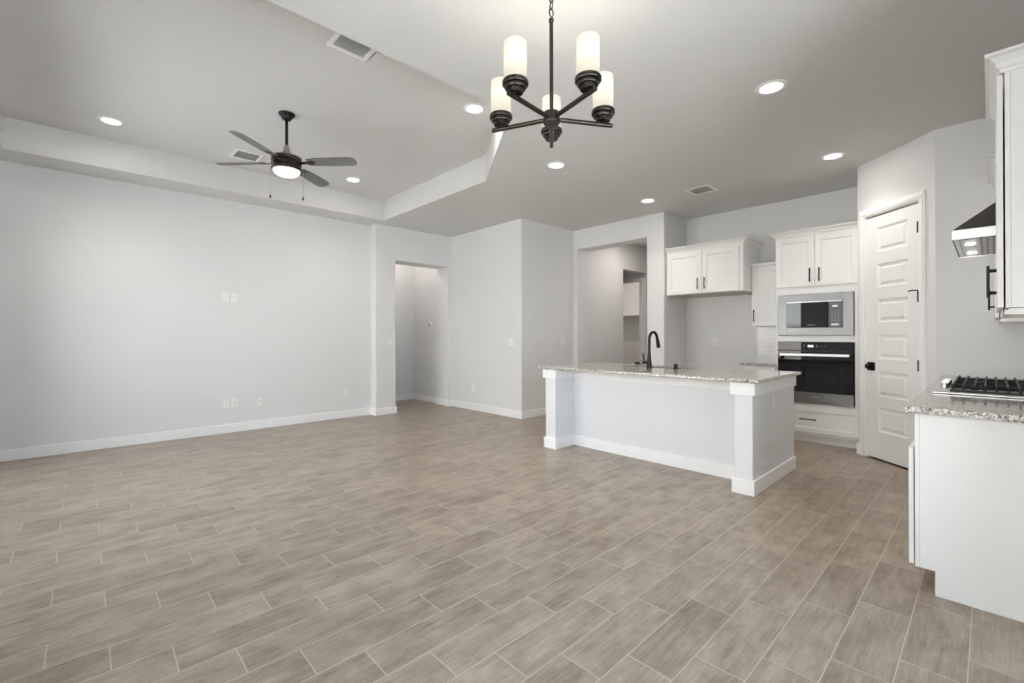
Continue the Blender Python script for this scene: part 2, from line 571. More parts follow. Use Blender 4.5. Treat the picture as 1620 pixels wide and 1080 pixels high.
struct('wall_niche_end', MB().box(7.40, 10.4, 6.85, 6.97, LOW, HIGH), WALL, 'wall at the end of the laundry niche', 'wall')
struct('wall_laundry_back', MB().box(10.2, 10.32, 4.9, 6.9, LOW, HIGH), WALL, 'back wall of the laundry room behind the shelf', 'wall')
struct('wall_passage_end', MB().box(11.1, 11.2, 3.3, 4.9, LOW, HIGH), WALL, 'wall at the far end of the passage', 'wall')
struct('wall_kitchen', MB().box(6.785, 6.9, 0.86, 3.30, LOW, HIGH), WALL, 'kitchen back wall behind the white cabinets', 'wall')
struct('wall_pantry_side', MB().box(6.01, 6.85, 0.86, 0.973, LOW, HIGH), WALL, 'pantry wall beside the oven cabinet', 'wall')
struct('wall_pantry_back', MB().prism([(6.785, 0.9), (6.9, 0.9), (6.9, -0.46), (5.4, -0.46), (5.4, -0.346), (6.785, -0.346)], 'z', LOW, HIGH), WALL, 'wall inside the pantry', 'wall')
# diagonal pantry wall: local s along wall (from oven end to range end), n into the pantry
P0 = Vector((6.0, 0.975, 0)); P1 = Vector((5.40, 0.332, 0))
ds = (P1 - P0).normalized(); dn = Vector((-ds.y, ds.x, 0))
if dn.dot(Vector((1, -1, 0))) < 0: dn = -dn
DIAG = Matrix(((ds.x, dn.x, 0, P0.x), (ds.y, dn.y, 0, P0.y), (0, 0, 1, 0), (0, 0, 0, 1)))
SL = (P1 - P0).length
struct('wall_pantry', MB(DIAG).prism([(0, LOW), (0.10, LOW), (0.10, 2.487), (0.737, 2.487), (0.737, LOW), (SL, LOW), (SL, HIGH), (0, HIGH)], 'y', 0, 0.115),
       WALL, 'angled pantry wall around the white six panel door', 'wall')
struct('wall_range_end', MB().box(5.40, 5.52, -0.42, 0.332, LOW, HIGH), WALL, 'short wall between the pantry door and the range hood', 'wall')
struct('wall_range', MB().box(2.75, 5.41, -0.46, -0.345, LOW, HIGH), WALL, 'wall behind the cooktop and range hood', 'wall')
struct('wall_nook', MB().box(2.63, 2.75, SOUTH - 0.1, -0.345, LOW, HIGH), WALL, 'side wall of the dining nook', 'wall')
# west wall with a patio slider and a nook window, south wall with an unseen window enlarged for light
w = MB()
for y0, y1, z0, z1 in ((SOUTH - 0.2, -0.5, LOW, HIGH), (-0.5, 1.9, LOW, 0.35), (-0.5, 1.9, 2.35, HIGH), (1.9, 3.3, LOW, HIGH), (3.3, 6.2, 2.45, HIGH), (6.2, 7.0, LOW, HIGH)):
    w.box(WEST - 0.12, WEST, y0, y1, z0, z1)
struct('wall_patio', w, WALL, 'wall with the patio slider behind the viewer', 'wall')
w = MB()
for x0, x1, z0, z1 in ((WEST - 0.1, -0.5, LOW, HIGH), (-0.5, 2.5, LOW, 0.1), (-0.5, 2.5, 2.45, HIGH), (2.5, 2.75, LOW, HIGH)):
    w.box(x0, x1, SOUTH - 0.12, SOUTH, z0, z1)
struct('wall_nook_back', w, WALL, 'dining nook wall with a window enlarged for light behind the viewer', 'wall')

def window(name, axis, at, a0, a1, z0, z1, muls, label):
    root = thing(name, (at, a0, z0) if axis == 'x' else (a0, at, z0), label, 'window', None, 'structure')
    f = MB(); g = MB()
    def bx(mb, p0, p1, q0, q1, t0, t1):
        if axis == 'x': mb.box(at + t0, at + t1, p0, p1, q0, q1)
        else: mb.box(p0, p1, at + t0, at + t1, q0, q1)
    for p0, p1, q0, q1 in ((a0, a0 + .06, z0, z1), (a1 - .06, a1, z0, z1), (a0 + .06, a1 - .06, z0, z0 + .06), (a0 + .06, a1 - .06, z1 - .06, z1)):
        bx(f, p0, p1, q0, q1, -0.035, 0.035)
    for m_ in muls:
        bx(f, m_ - .035, m_ + .035, z0 + .06, z1 - .06, -0.03, 0.03)
    bx(g, a0 + .05, a1 - .05, z0 + .05, z1 - .05, -0.004, 0.004)
    f.build('window_frame', WINFRAME, root)
    g.build('pane', PANE, root)
window('window_1', 'x', WEST - .06, 3.3, 6.2, 0.0, 2.45, [4.75], 'white framed patio slider opposite the kitchen')
window('window_2', 'x', WEST - .06, -0.5, 1.9, 0.35, 2.35, [0.7], 'wide nook window beside the patio slider')
window('window_3', 'y', SOUTH - .06, -0.5, 2.5, 0.1, 2.45, [1.0], 'unseen dining nook window enlarged for light, opposite the long left wall')  # unseen; made large and near to brighten the island end
tag(MB().prism([(-14, -9), (9, -9), (9, SOUTH - .14), (WEST - .14, SOUTH - .14), (WEST - .14, 14), (-14, 14)], 'z', -0.3, -0.03).build('patio', PATIO), 'pale concrete patio outside the slider, extended south to bounce sunlight', 'patio', None, 'structure')  # south arm added to bounce sunlight in through the nook window
def siding_mat():
    m, nt, b = new_mat('pale_siding')
    s_ = nt.nodes.new('ShaderNodeSeparateXYZ'); link(nt, coords(nt), s_.inputs[0])
    fr = math_n(nt, 'FRACT', math_n(nt, 'MULTIPLY', s_.outputs[2], 4.0))
    link(nt, mixc(nt, math_n(nt, 'LESS_THAN', fr, 0.12), (0.50, 0.51, 0.51), (0.26, 0.27, 0.28)), b.inputs['Base Color'])
    b.inputs['Roughness'].default_value = 0.8
    return m
tag(MB().box(-9.5, -9.2, -4, 14, -0.03, 5.2).build('garden_house', siding_mat()), 'pale horizontally clad house beyond the garden wall', 'house', None, 'structure')
tag(MB().box(-5.4, -5.0, -6, 12, -0.03, 1.62).build('garden_wall', STONE), 'stacked stone garden wall beyond the patio', 'garden wall', None, 'structure')

# baseboards
BH, BT = 0.115, 0.014
def bb(name, boxes, label):
    m = MB()
    for b_ in boxes: m.box(*b_, 0, BH)
    struct(name, m, TRIM, label, 'baseboard', 0.004, 2)
bb('baseboard_left', [(-1.05, 3.39, 6.89 - BT, 6.89)], 'white baseboard along the long left wall')
bb('baseboard_hall', [(3.39 - BT, 3.74 + BT, 6.72 - BT, 6.72), (3.39 - BT, 3.39, 6.72, 6.876), (3.74, 3.74 + BT, 6.72, 7.08), (4.79 - BT, 4.79, 6.72 - BT, 7.10), (4.79, 4.836, 6.72 - BT, 6.72)], 'white baseboard around the narrow hallway opening')
bb('baseboard_hall_inner', [(3.12, 4.836, 8.02 - BT, 8.02), (4.85 - BT, 4.85, 7.08, 8.006)], 'white baseboard inside the narrow hallway')
bb('baseboard_block', [(4.85 - BT, 4.85, 4.91 - BT, 6.706), (4.85, 6.10, 4.91 - BT, 4.91)], 'white baseboard around the projecting wall corner')
bb('baseboard_passage', [(6.10 - BT, 6.10, 4.823, 4.896), (6.10 - BT, 6.10, 3.245, 3.52), (6.10, 6.40, 4.823 - BT, 4.823), (6.40, 7.535, 4.85 - BT, 4.85)], 'white baseboard at the passage opening')
m = MB(DIAG); m.box(-0.012, 0.042, -BT, 0, 0, BH); m.box(0.796, SL, -BT, 0, 0, BH)
struct('baseboard_pantry', m, TRIM, 'short white baseboard pieces beside the pantry door casing', 'baseboard', 0.003, 2)

# ------------------------------------------------------------------ pantry door and trims
t = MB(DIAG)
for a0, a1 in ((0.043, 0.103), (0.734, 0.794)):
    t.box(a0, a1, -0.018, 0.004, 0, 2.49)
    t.box(a0 + 0.012, a1 - 0.02 if a0 < .3 else a1 - .012, -0.024, -0.016, 0, 2.49)
t.box(0.043, 0.794, -0.018, 0.004, 2.49, 2.558)
t.box(0.055, 0.782, -0.024, -0.016, 2.505, 2.546)
t.box(0.1, 0.112, 0.0, 0.1, 0, 2.487); t.box(0.725, 0.737, 0.0, 0.1, 0, 2.487); t.box(0.1, 0.737, 0.0, 0.1, 2.474, 2.487)
struct('trim_1', t, TRIM, 'white casing around the pantry door', 'door casing', 0.003, 2)
d0 = thing('door_1', (P0 + ds * 0.42), 'white six panel pantry door with black hinges and knob', 'door', None, 'structure')
D0, D1, DZ0, DZ1 = 0.116, 0.721, 0.018, 2.461
s = MB(DIAG)
yF, yB = 0.006, 0.041
panels = [(0.29, 0.537), (0.645, 0.893), (1.022, 1.262), (1.39, 1.622), (1.745, 1.977), (2.10, 2.345)]
pa, pb = D0 + 0.132, D1 - 0.125
s.box(D0, pa, yF, yB, DZ0, DZ1); s.box(pb, D1, yF, yB, DZ0, DZ1)
zs = [DZ0] + [q for p in panels for q in p] + [DZ1]
for i in range(0, len(zs), 2):
    s.box(pa, pb, yF, yB, zs[i], zs[i + 1])
for z0, z1 in panels:
    r = 0.013
    i1, i2 = 0.015, 0.034
    def ring(ins, y): return [(pa + ins, y, z0 + ins), (pb - ins, y, z0 + ins), (pb - ins, y, z1 - ins), (pa + ins, y, z1 - ins)]
    rings = ring(0, yF) + ring(i1, yF + r) + ring(i2, yF + r) + ring(i2 + 0.014, yF + 0.002)
    fs = []
    for k in range(3):
        for i in range(4):
            fs.append((k * 4 + i, k * 4 + (i + 1) % 4, k * 4 + 4 + (i + 1) % 4, k * 4 + 4 + i))
    fs.append((12, 13, 14, 15))
    s.add(rings, fs)
s.build('door_slab', DOORP, d0)
for zc in (0.983, 1.612, 2.24):
    h = MB(DIAG)
    h.cyl((0.724, -0.012, zc - 0.05), (0.724, -0.012, zc + 0.05), 0.0075, 12)
    h.box(0.712, 0.736, -0.004, 0.006, zc - 0.05, zc + 0.05)
    ho = h.build('hinge', BLACK, d0)
    if abs(zc - 1.612) < .01:
        MB(DIAG).tube([(0.724, -0.012, zc + 0.055), (0.69, -0.03, zc + 0.058), (0.655, -0.045, zc + 0.052)], 0.005, 8).build('hinge_pin_stop', BLACK, ho)
k = MB(DIAG)
kz = 0.943
k.box(0.13, 0.215, -0.004, 0.006, kz - 0.042, kz + 0.042)
k.cyl((0.172, -0.004, kz), (0.172, -0.035, kz), 0.012, 16)
k.lathe((0.172, -0.03, kz), [(0.012, 0), (0.024, 0.004), (0.030, 0.014), (0.030, 0.026), (0.022, 0.034), (0.0, 0.036)], 24, tuple(-dn))
k.build('door_knob', BLACK, d0)
# laundry door casing
t = MB()
t.box(8.46, 8.485, 4.975, 5.06, 0, 2.40); t.box(8.46, 8.485, 5.82, 5.905, 0, 2.40); t.box(8.46, 8.485, 4.975, 5.905, 2.40, 2.475)
struct('trim_2', t, TRIM, 'white casing around the laundry doorway', 'door casing', 0.003, 2)

# ------------------------------------------------------------------ cabinet helpers
def frameM(o, u, v, nrm):
    """local (u, v, n) -> world"""
    return Matrix(((u[0], v[0], nrm[0], o[0]), (u[1], v[1], nrm[1], o[1]), (u[2], v[2], nrm[2], o[2]), (0, 0, 0, 1)))

def shaker(parent, M, u0, u1, v0, v1, name='door', rail=0.058, th=0.02, mat=None):
    """framed door, front face at n=th"""
    d = MB(M)
    rec = 0.011; bead = 0.010
    def ring(ins, n_): return [(u0 + ins, v0 + ins, n_), (u1 - ins, v0 + ins, n_), (u1 - ins, v1 - ins, n_), (u0 + ins, v1 - ins, n_)]
    e = 0.002
    rings = ring(0, 0) + ring(0, th - e) + ring(e, th) + ring(rail, th) + ring(rail + 0.003, th - 0.004) + ring(rail + bead, th - 0.004) + ring(rail + bead + 0.004, th - rec)
    fs = [(3, 2, 1, 0)]
    for k_ in range(6):
        for i in range(4):
            fs.append((k_ * 4 + i, k_ * 4 + (i + 1) % 4, k_ * 4 + 4 + (i + 1) % 4, k_ * 4 + 4 + i))
    fs.append((24, 25, 26, 27))
    d.add(rings, fs)
    return d.build(name, mat or CAB, parent)

def pull(parent, M, u, v, length, vertical=True, th=0.02, r=0.006, off=0.03):
    p = MB(M)
    def pt(a, n_): return (u, v + a, n_) if vertical else (u + a, v, n_)
    p.cyl(pt(-length / 2, th + off), pt(length / 2, th + off), r, 12)
    for a in (-length * 0.36, length * 0.36):
        p.cyl(pt(a, th), pt(a, th + off), r * 0.85, 10)
    return p.build('handle', BLACK, parent)

def crown(parent, path, z0, z1, proj, name='crown_moulding'):
    """stepped crown along a plan polyline (outline points with outward offsets), path = [(x,y,ox,oy)...]"""
    prof = [(0.0, 0.0), (0.10, 0.0), (0.14, 0.16), (0.30, 0.24), (0.40, 0.50), (0.72, 0.78), (0.84, 0.80), (1.0, 0.84), (1.0, 1.0), (0.0, 1.0)]
    m = MB()
    np_ = len(prof)
    vs = []
    for x, y, ox, oy in path:
        for a, h in prof:
            vs.append((x + ox * proj * a, y + oy * proj * a, z0 + (z1 - z0) * h))
    fs = []
    for k_ in range(len(path) - 1):
        for i in range(np_):
            j = (i + 1) % np_
            fs.append((k_ * np_ + i, k_ * np_ + j, (k_ + 1) * np_ + j, (k_ + 1) * np_ + i))
    fs.append(tuple(range(np_))); fs.append(tuple(range((len(path) - 1) * np_, len(path) * np_))[::-1])
    m.add(vs, fs)
    return m.build(name, CAB, parent)

# faces looking toward -X: u runs toward +... choose u = -Y so that left in view is larger Y
def faceX(x):  # front plane at X=x, normal -X ; u = -Y, v = Z
    return frameM((x, 0, 0), (0, -1, 0), (0, 0, 1), (-1, 0, 0))
def faceY(y):  # front plane at Y=y, normal +Y ; u = X
    return frameM((0, y, 0), (1, 0, 0), (0, 0, 1), (0, 1, 0))

# ------------------------------------------------------------------ oven cabinet
KW = 6.782
oc = thing('oven_cabinet', (6.48, 1.41, 0), 'tall white cabinet holding the microwave and wall oven beside pantry door', 'cabinet')
FX = 6.19
b = MB()
b.box(FX, KW, 0.985, 1.035, 0.10, 2.435); b.box(FX, KW, 1.795, 1.82, 0.10, 2.435)
b.box(FX, KW, 1.035, 1.795, 1.745, 2.435)
b.box(FX, KW, 1.035, 1.795, 1.185, 1.258)
b.box(FX, KW, 1.035, 1.795, 0.10, 0.46)
b.box(KW - .03, KW, 1.035, 1.795, 0.46, 1.745)
b.build('carcass', CAB, oc, 0.0015)
MB().box(FX + 0.065, FX + 0.085, 0.985, 1.82, 0, 0.10).build('toe_kick', CAB, oc)
M = faceX(FX)
d = shaker(oc, M, -1.812, -1.4075, 1.838, 2.425); pull(d, M, -1.452, 1.965, 0.16)
d = shaker(oc, M, -1.4035, -0.995, 1.838, 2.425); pull(d, M, -1.358, 1.965, 0.16)
d = shaker(oc, M, -1.812, -0.995, 0.128, 0.425, 'drawer', 0.05); pull(d, M, -1.475, 0.283, 0.17, False)
crown(oc, [(KW, 1.82, 0, 1), (FX, 1.82, -1, 1), (FX, 0.985, -1, 0)], 2.435, 2.507, 0.055)

# microwave
mw = thing('microwave', (6.3, 1.415, 1.5), 'built-in black glass microwave in a stainless trim above the wall oven', 'microwave')
b = MB()
y0, y1, z0, z1 = 1.042, 1.79, 1.263, 1.742
iy0, iy1, iz0, iz1 = 1.14, 1.695, 1.352, 1.662
xs = FX - 0.018
b.box(xs, FX - .001, y0, iy0, z0, z1); b.box(xs, FX - .001, iy1, y1, z0, z1); b.box(xs, FX - .001, iy0, iy1, z0, iz0); b.box(xs, FX - .001, iy0, iy1, iz1, z1)
b.build('trim_frame', STEEL, mw, 0.002)
MB().box(FX + 0.004, 6.62, iy0 + .005, iy1 - .005, iz0 - .04, iz1 + .04).build('oven_body', DARKFACE, mw)
MB().box(FX - 0.028, FX + 0.003, iy0 + .135, iy1 - .003, iz0 + .003, iz1 - .018).build('door', BGLASS, mw, 0.002)
MB().box(FX - 0.030, FX + 0.003, iy0 + .003, iy1 - .003, iz1 - .017, iz1 - .003).build('top_strip', SATIN, mw, 0.001)
cpn = MB().box(FX - 0.028, FX + 0.003, iy0 + .003, iy0 + .132, iz0 + .003, iz1 - .018).build('control_panel', GRAYFACE, mw, 0.002)
MB().box(FX - 0.0295, FX - .028, iy0 + .045, iy0 + .095, 1.583, 1.601).build('display', DISPLAY, cpn)
bt = MB()
for r_ in range(6):
    for q in range(3):
        yy = iy0 + 0.035 + q * 0.031; zz = 1.425 + r_ * 0.022
        bt.box(FX - 0.0288, FX - .028, yy - .006, yy + .006, zz, zz + .0045)
bt.build('keypad', simple('key_legend', (0.5, 0.5, 0.52), 0.5), cpn)
MB().box(FX - 0.0295, FX - .028, iy0 + .035, iy0 + .105, 1.375, 1.395).build('start_key', PLASTIC, cpn)

def logo(parent, txt, M, size, mat, name='logo'):
    cu = bpy.data.curves.new(name, 'FONT')
    cu.body = txt; cu.size = size; cu.extrude = 0.0004; cu.align_x = 'CENTER'; cu.align_y = 'CENTER'
    cu.materials.append(mat)
    tmp = bpy.data.objects.new(name, cu)
    me = bpy.data.meshes.new_from_object(tmp)
    bpy.data.objects.remove(tmp); bpy.data.curves.remove(cu)
    me.name = name
    if not me.materials: me.materials.append(mat)
    o = bpy.data.objects.new(name, me)
    COL.objects.link(o); o.parent = parent
    M2 = M.copy(); M2.translation = M.translation - world_origin(parent)
    o.matrix_local = M2
    return o
LOGO = simple('logo_grey', (0.62, 0.62, 0.62), 0.4)
logo(mw, 'Whirlpool', frameM((FX - 0.0287, 1.44, 1.381), (0, -1, 0), (0, 0, 1), (-1, 0, 0)), 0.018, LOGO)

# wall oven
ov = thing('wall_oven', (6.3, 1.415, 0.8), 'black glass built-in wall oven with stainless handle under the microwave', 'oven')
MB().box(FX + 0.003, 6.68, 1.046, 1.785, 0.475, 1.175).build('oven_body', DARKFACE, ov)
cpn = MB().box(FX - 0.022, FX + 0.002, 1.042, 1.79, 1.083, 1.182).build('control_panel', BGLASS, ov, 0.002)
MB().box(FX - 0.0235, FX - .022, 1.42, 1.478, 1.122, 1.148).build('display', DISPLAY, cpn)
for yy, zz in ((1.515, 1.125), (1.515, 1.145), (1.385, 1.125), (1.385, 1.145), (1.34, 1.135), (1.31, 1.135)):
    MB().box(FX - .0228, FX - .022, yy - .006, yy + .006, zz, zz + .004).build('touch_icon', LOGO, cpn)
dd = MB().box(FX - 0.030, FX + 0.002, 1.042, 1.79, 0.598, 1.076).build('door', BGLASS, ov, 0.002)
MB().box(FX - 0.030, FX + 0.002, 1.042, 1.79, 0.492, 0.596).build('lower_panel', STEEL, ov, 0.002)
MB().box(FX - 0.02, FX + 0.002, 1.042, 1.79, 0.476, 0.490).box(FX - 0.026, FX + 0.002, 1.042, 1.79, 0.466, 0.476).build('vent_strip', PEWTER, ov)
hh = MB().box(FX - 0.078, FX - 0.062, 1.068, 1.757, 1.018, 1.050)
hh.build('handle', SATIN, ov, 0.004)
for yy in (1.085, 1.74):
    MB().box(FX - 0.064, FX - 0.03, yy - .012, yy + .012, 1.022, 1.046).build('handle_bracket', STEEL, ov, 0.002)
logo(ov, 'Whirlpool', frameM((FX - 0.0307, 1.40, 0.545), (0, -1, 0), (0, 0, 1), (-1, 0, 0)), 0.02, LOGO)

# refrigerator-alcove cabinet
fc = thing('fridge_cabinet', (6.46, 2.71, 1.834), 'deep white two door wall cabinet over the empty refrigerator space', 'cabinet')
GX = 6.165
MB().box(GX, KW, 2.185, 3.238, 1.842, 2.44).build('carcass', CAB, fc, 0.0015)
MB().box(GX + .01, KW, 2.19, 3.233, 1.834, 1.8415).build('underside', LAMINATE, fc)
M = faceX(GX)
d = shaker(fc, M, -3.222, -2.7175, 1.846, 2.42); pull(d, M, -2.768, 1.975, 0.16)
d = shaker(fc, M, -2.7135, -2.235, 1.846, 2.42); pull(d, M, -2.672, 1.975, 0.16)
crown(fc, [(GX, 3.238, -1, 0), (GX, 2.185, -1, -1), (KW, 2.185, 0, -1)], 2.44, 2.513, 0.06)

# narrow wall cabinet
nc = thing('narrow_wall_cabinet', (6.6, 2.0, 1.379), 'narrow white single door wall cabinet left of the oven cabinet', 'cabinet')
HX = 6.455
MB().box(HX, KW, 1.823, 2.182, 1.382, 2.165).build('carcass', CAB, nc, 0.0015)
M = faceX(HX)
d = shaker(nc, M, -2.176, -1.828, 1.384, 2.155); pull(d, M, -2.147, 1.52, 0.16)
MB().box(HX - 0.03, KW, 1.823, 2.182, 2.166, 2.205).build('top_moulding', CAB, nc, 0.006)

# small base cabinet + worktop + splash
sb = thing('small_base_cabinet', (6.5, 2.0, 0), 'small white base cabinet left of the oven cabinet behind the island', 'cabinet')
MB().box(FX, KW, 1.823, 2.20, 0.10, 0.882).build('carcass', CAB, sb, 0.0015)
MB().box(FX + .065, FX + .085, 1.823, 2.20, 0, 0.10).build('toe_kick', CAB, sb)
M = faceX(FX)
d = shaker(sb, M, -2.195, -1.828, 0.13, 0.70); pull(d, M, -2.16, 0.60, 0.16)
d = shaker(sb, M, -2.195, -1.828, 0.715, 0.872, 'drawer', 0.04); pull(d, M, -2.01, 0.79, 0.16, False)
tag(MB().box(FX - 0.045, KW, 1.823, 2.228, 0.884, 0.914).build('small_granite_worktop', GRANITE, None, 0.004),
    'small speckled granite worktop left of the oven cabinet', 'worktop')
tag(MB().box(6.774, 6.784, 1.824, 2.218, 0.916, 1.378).build('tile_backsplash', TILE), 'white glazed subway tile backsplash over the small worktop', 'backsplash')

# ------------------------------------------------------------------ island
isl = thing('kitchen_island', (4.4, 2.4, 0), 'white kitchen island with corner columns and grey panel', 'island')
IP = simple('island_paint', (0.775, 0.785, 0.81), 0.6, var=0.01, bump_s=0.1, bump_scale=120)
CT = 0.886
p = MB()
p.box(4.15, 4.27, 1.30, 3.485, 0.0, CT)
p.build('knee_wall', IP, isl)
b = MB()
b.box(4.27, 4.905, 1.301, 1.32, 0.1, CT); b.box(4.27, 4.905, 3.46, 3.484, 0.1, CT); b.box(4.27, 4.905, 1.32, 3.46, 0.1, 0.12); b.box(4.89, 4.91, 1.32, 3.46, 0.12, CT)
b.build('carcass', CAB, isl)
MB().box(4.83, 4.85, 1.301, 3.484, 0, 0.1).build('toe_kick', CAB, isl)
for ya, yb in ((1.29, 1.432), (3.338, 3.485)):
    MB().box(3.825, 4.16, ya, yb, 0, CT).build('column', IP, isl, 0.008, 3)
MB().box(4.15, 4.91, 1.29, 1.3005, 0, CT).build('end_panel', IP, isl)
def wrap(z0, z1, t_):
    m_ = MB()
    m_.box(3.825 - t_, 3.825, 1.29 - t_, 1.432 + t_, z0, z1)
    m_.box(3.825, 4.91 , 1.29 - t_, 1.29, z0, z1)
    m_.box(3.825, 4.15 - t_, 1.432, 1.432 + t_, z0, z1)
    m_.box(4.15 - t_, 4.15, 1.432, 3.338, z0, z1)
    m_.box(3.825, 4.15 - t_, 3.338 - t_, 3.338, z0, z1)
    m_.box(3.825 - t_, 3.825, 3.338 - t_, 3.485 + t_, z0, z1)
    m_.box(3.825, 4.91, 3.485, 3.485 + t_, z0, z1)
    return m_
wrap(0, 0.118, 0.015).build('baseboard', TRIM, isl, 0.003)
m = MB()
t_ = 0.022
m.box(3.825 - t_, 3.825, 1.29 - t_, 1.432 + t_, 0.788, CT); m.box(3.825, 4.90, 1.29 - t_, 1.29, 0.788, CT)
m.box(3.825, 4.15, 1.432, 1.432 + t_, 0.788, CT)
m.box(3.825 - t_, 3.825, 3.338 - t_, 3.485 + t_, 0.788, CT); m.box(3.825, 4.15, 3.338 - t_, 3.338, 0.788, CT); m.box(3.825, 4.90, 3.485, 3.485 + t_, 0.788, CT)
m.box(4.15 - 0.015, 4.15, 1.432, 3.338, 0.735 + 0.05, CT)
m.build('cap_trim', TRIM, isl, 0.002)
M = frameM((4.91, 0, 0), (0, 1, 0), (0, 0, 1), (1, 0, 0))
for u0, u1, hu in ((1.34, 1.86, 1.81), (1.87, 2.16, None), (2.17, 2.53, 2.49), (2.535, 2.90, 2.575), (2.91, 3.43, 2.96)):
    d = shaker(isl, M, u0, u1, 0.13, 0.86)
    if hu: pull(d, M, hu, 0.74, 0.16)

# island worktop with sink cutout
top = MB()
ex0, ex1, ey0, ey1 = 3.775, 4.935, 1.232, 3.56
sx0, sx1, sy0, sy1 = 4.465, 4.80, 2.13, 2.88
zt, zb = 0.918, 0.889
def ringpts(z): return [(ex0, ey0, z), (ex1, ey0, z), (ex1, ey1, z), (ex0, ey1, z), (sx0, sy0, z), (sx1, sy0, z), (sx1, sy1, z), (sx0, sy1, z)]
fs = []
for i in range(4):
    j = (i + 1) % 4
    fs += [(8 + i, 8 + j, 12 + j, 12 + i), (i, j, 4 + j, 4 + i), (i, j, 8 + j, 8 + i), (4 + i, 4 + j, 12 + j, 12 + i)]
top.add(ringpts(zb) + ringpts(zt), fs)
tag(top.build('island_worktop', GRANITE, None, 0.008, 3), 'large speckled granite worktop on the kitchen island', 'worktop')
sk = thing('kitchen_sink', (4.63, 2.5, 0.70), 'undermount stainless sink set in the island worktop', 'sink')
m = MB()
m.box(sx0 - .02, sx0, sy0 - .02, sy1 + .02, 0.70, 0.888); m.box(sx1, sx1 + .02, sy0 - .02, sy1 + .02, 0.70, 0.888)
m.box(sx0, sx1, sy0 - .02, sy0, 0.70, 0.888); m.box(sx0, sx1, sy1, sy1 + .02, 0.70, 0.888); m.box(sx0, sx1, sy0, sy1, 0.69, 0.705)
m.build('basin', STEEL, sk)
MB().lathe((4.63, 2.5, 0.7055), [(0.0, 0.0), (0.045, 0.0), (0.045, 0.003), (0.03, 0.002), (0.0, 0.001)], 24).build('drain', CHROME, sk)

fa = thing('kitchen_faucet', (4.395, 2.51, 0.918), 'matte black gooseneck faucet with side lever on the island', 'faucet')
fx, fy = 4.395, 2.51
MB().lathe((fx, fy, 0.9185), [(0.0, 0), (0.030, 0), (0.030, 0.006), (0.027, 0.012), (0.024, 0.05), (0.018, 0.12), (0.0155, 0.165), (0.0, 0.166)], 28).build('body', BLACK, fa)
pts = [(fx, fy, 1.08), (fx, fy, 1.14), (fx, fy, 1.20)]
R_ = 0.085
for i in range(1, 15):
    a = math.pi * i / 16 * 1.08
    pts.append((fx + R_ - R_ * math.cos(a), fy, 1.215 + R_ * math.sin(a)))
e_ = pts[-1]
MB().tube(pts, 0.0145, 16).build('spout', BLACK, fa)
dv = (Vector(pts[-1]) - Vector(pts[-2])).normalized()
MB().frustum(Vector(e_), 0.0155, Vector(e_) + dv * 0.10, 0.022, 20).build('spray_head', BLACK, fa)
MB().cyl((fx, fy + 0.01, 0.975), (fx, fy + 0.075, 0.975), 0.016, 18).tube([(fx, fy + 0.062, 0.98), (fx, fy + 0.066, 1.03), (fx, fy + 0.074, 1.075)], 0.006, 10).build('lever', BLACK, fa)
tag(MB().lathe((4.425, 2.228, 0.9185), [(0.0, 0), (0.024, 0), (0.024, 0.004), (0.021, 0.006), (0.021, 0.048), (0.017, 0.052), (0.0, 0.052)], 24).build('sink_air_gap', BLACK),
    'short black cylindrical cap on the worktop right of the faucet', 'air gap')
tag(MB().lathe((4.87, 2.94, 0.9185), [(0.0, 0), (0.03, 0), (0.03, 0.02), (0.026, 0.024), (0.0, 0.024)], 24).build('sink_stopper', BLACK),
    'low black sink stopper at the far worktop edge left of the faucet', 'stopper')

# ------------------------------------------------------------------ range run (right)
RY = -0.342
rc = thing('range_base_cabinet', (4.2, -0.04, 0), 'white base cabinet run under the cooktop at right', 'cabinet')
b = MB()
b.prism([(RY, 0), (0.19, 0), (0.19, 0.116), (0.245, 0.116), (0.245, 0.878), (RY, 0.878)], 'x', 3.0, 3.02)
b.box(3.02, 5.395, RY, 0.245, 0.116, 0.878)
b.build('carcass', CAB, rc, 0.001)
MB().box(3.0, 5.395, 0.2455, 0.263, 0.116, 0.878).build('face_frame', CAB, rc, 0.0015)
MB().box(3.022, 5.395, 0.17, 0.19, 0, 0.1155).build('toe_kick', CAB, rc)
MB().box(2.994, 2.9995, RY, 0.19, 0, 0.018).box(2.996, 2.9995, 0.155, 0.19, 0.018, 0.112).build('shoe_moulding', CAB, rc, 0.001)
M = faceY(0.2685)
edges = [3.012, 3.60, 4.19, 4.78, 5.36]
for i in range(4):
    d = shaker(rc, M, edges[i], edges[i + 1] - 0.006, 0.122, 0.70, th=0.019)
    pull(d, M, edges[i + 1] - 0.05 if i % 2 == 0 else edges[i] + 0.045, 0.515, 0.16, th=.019)
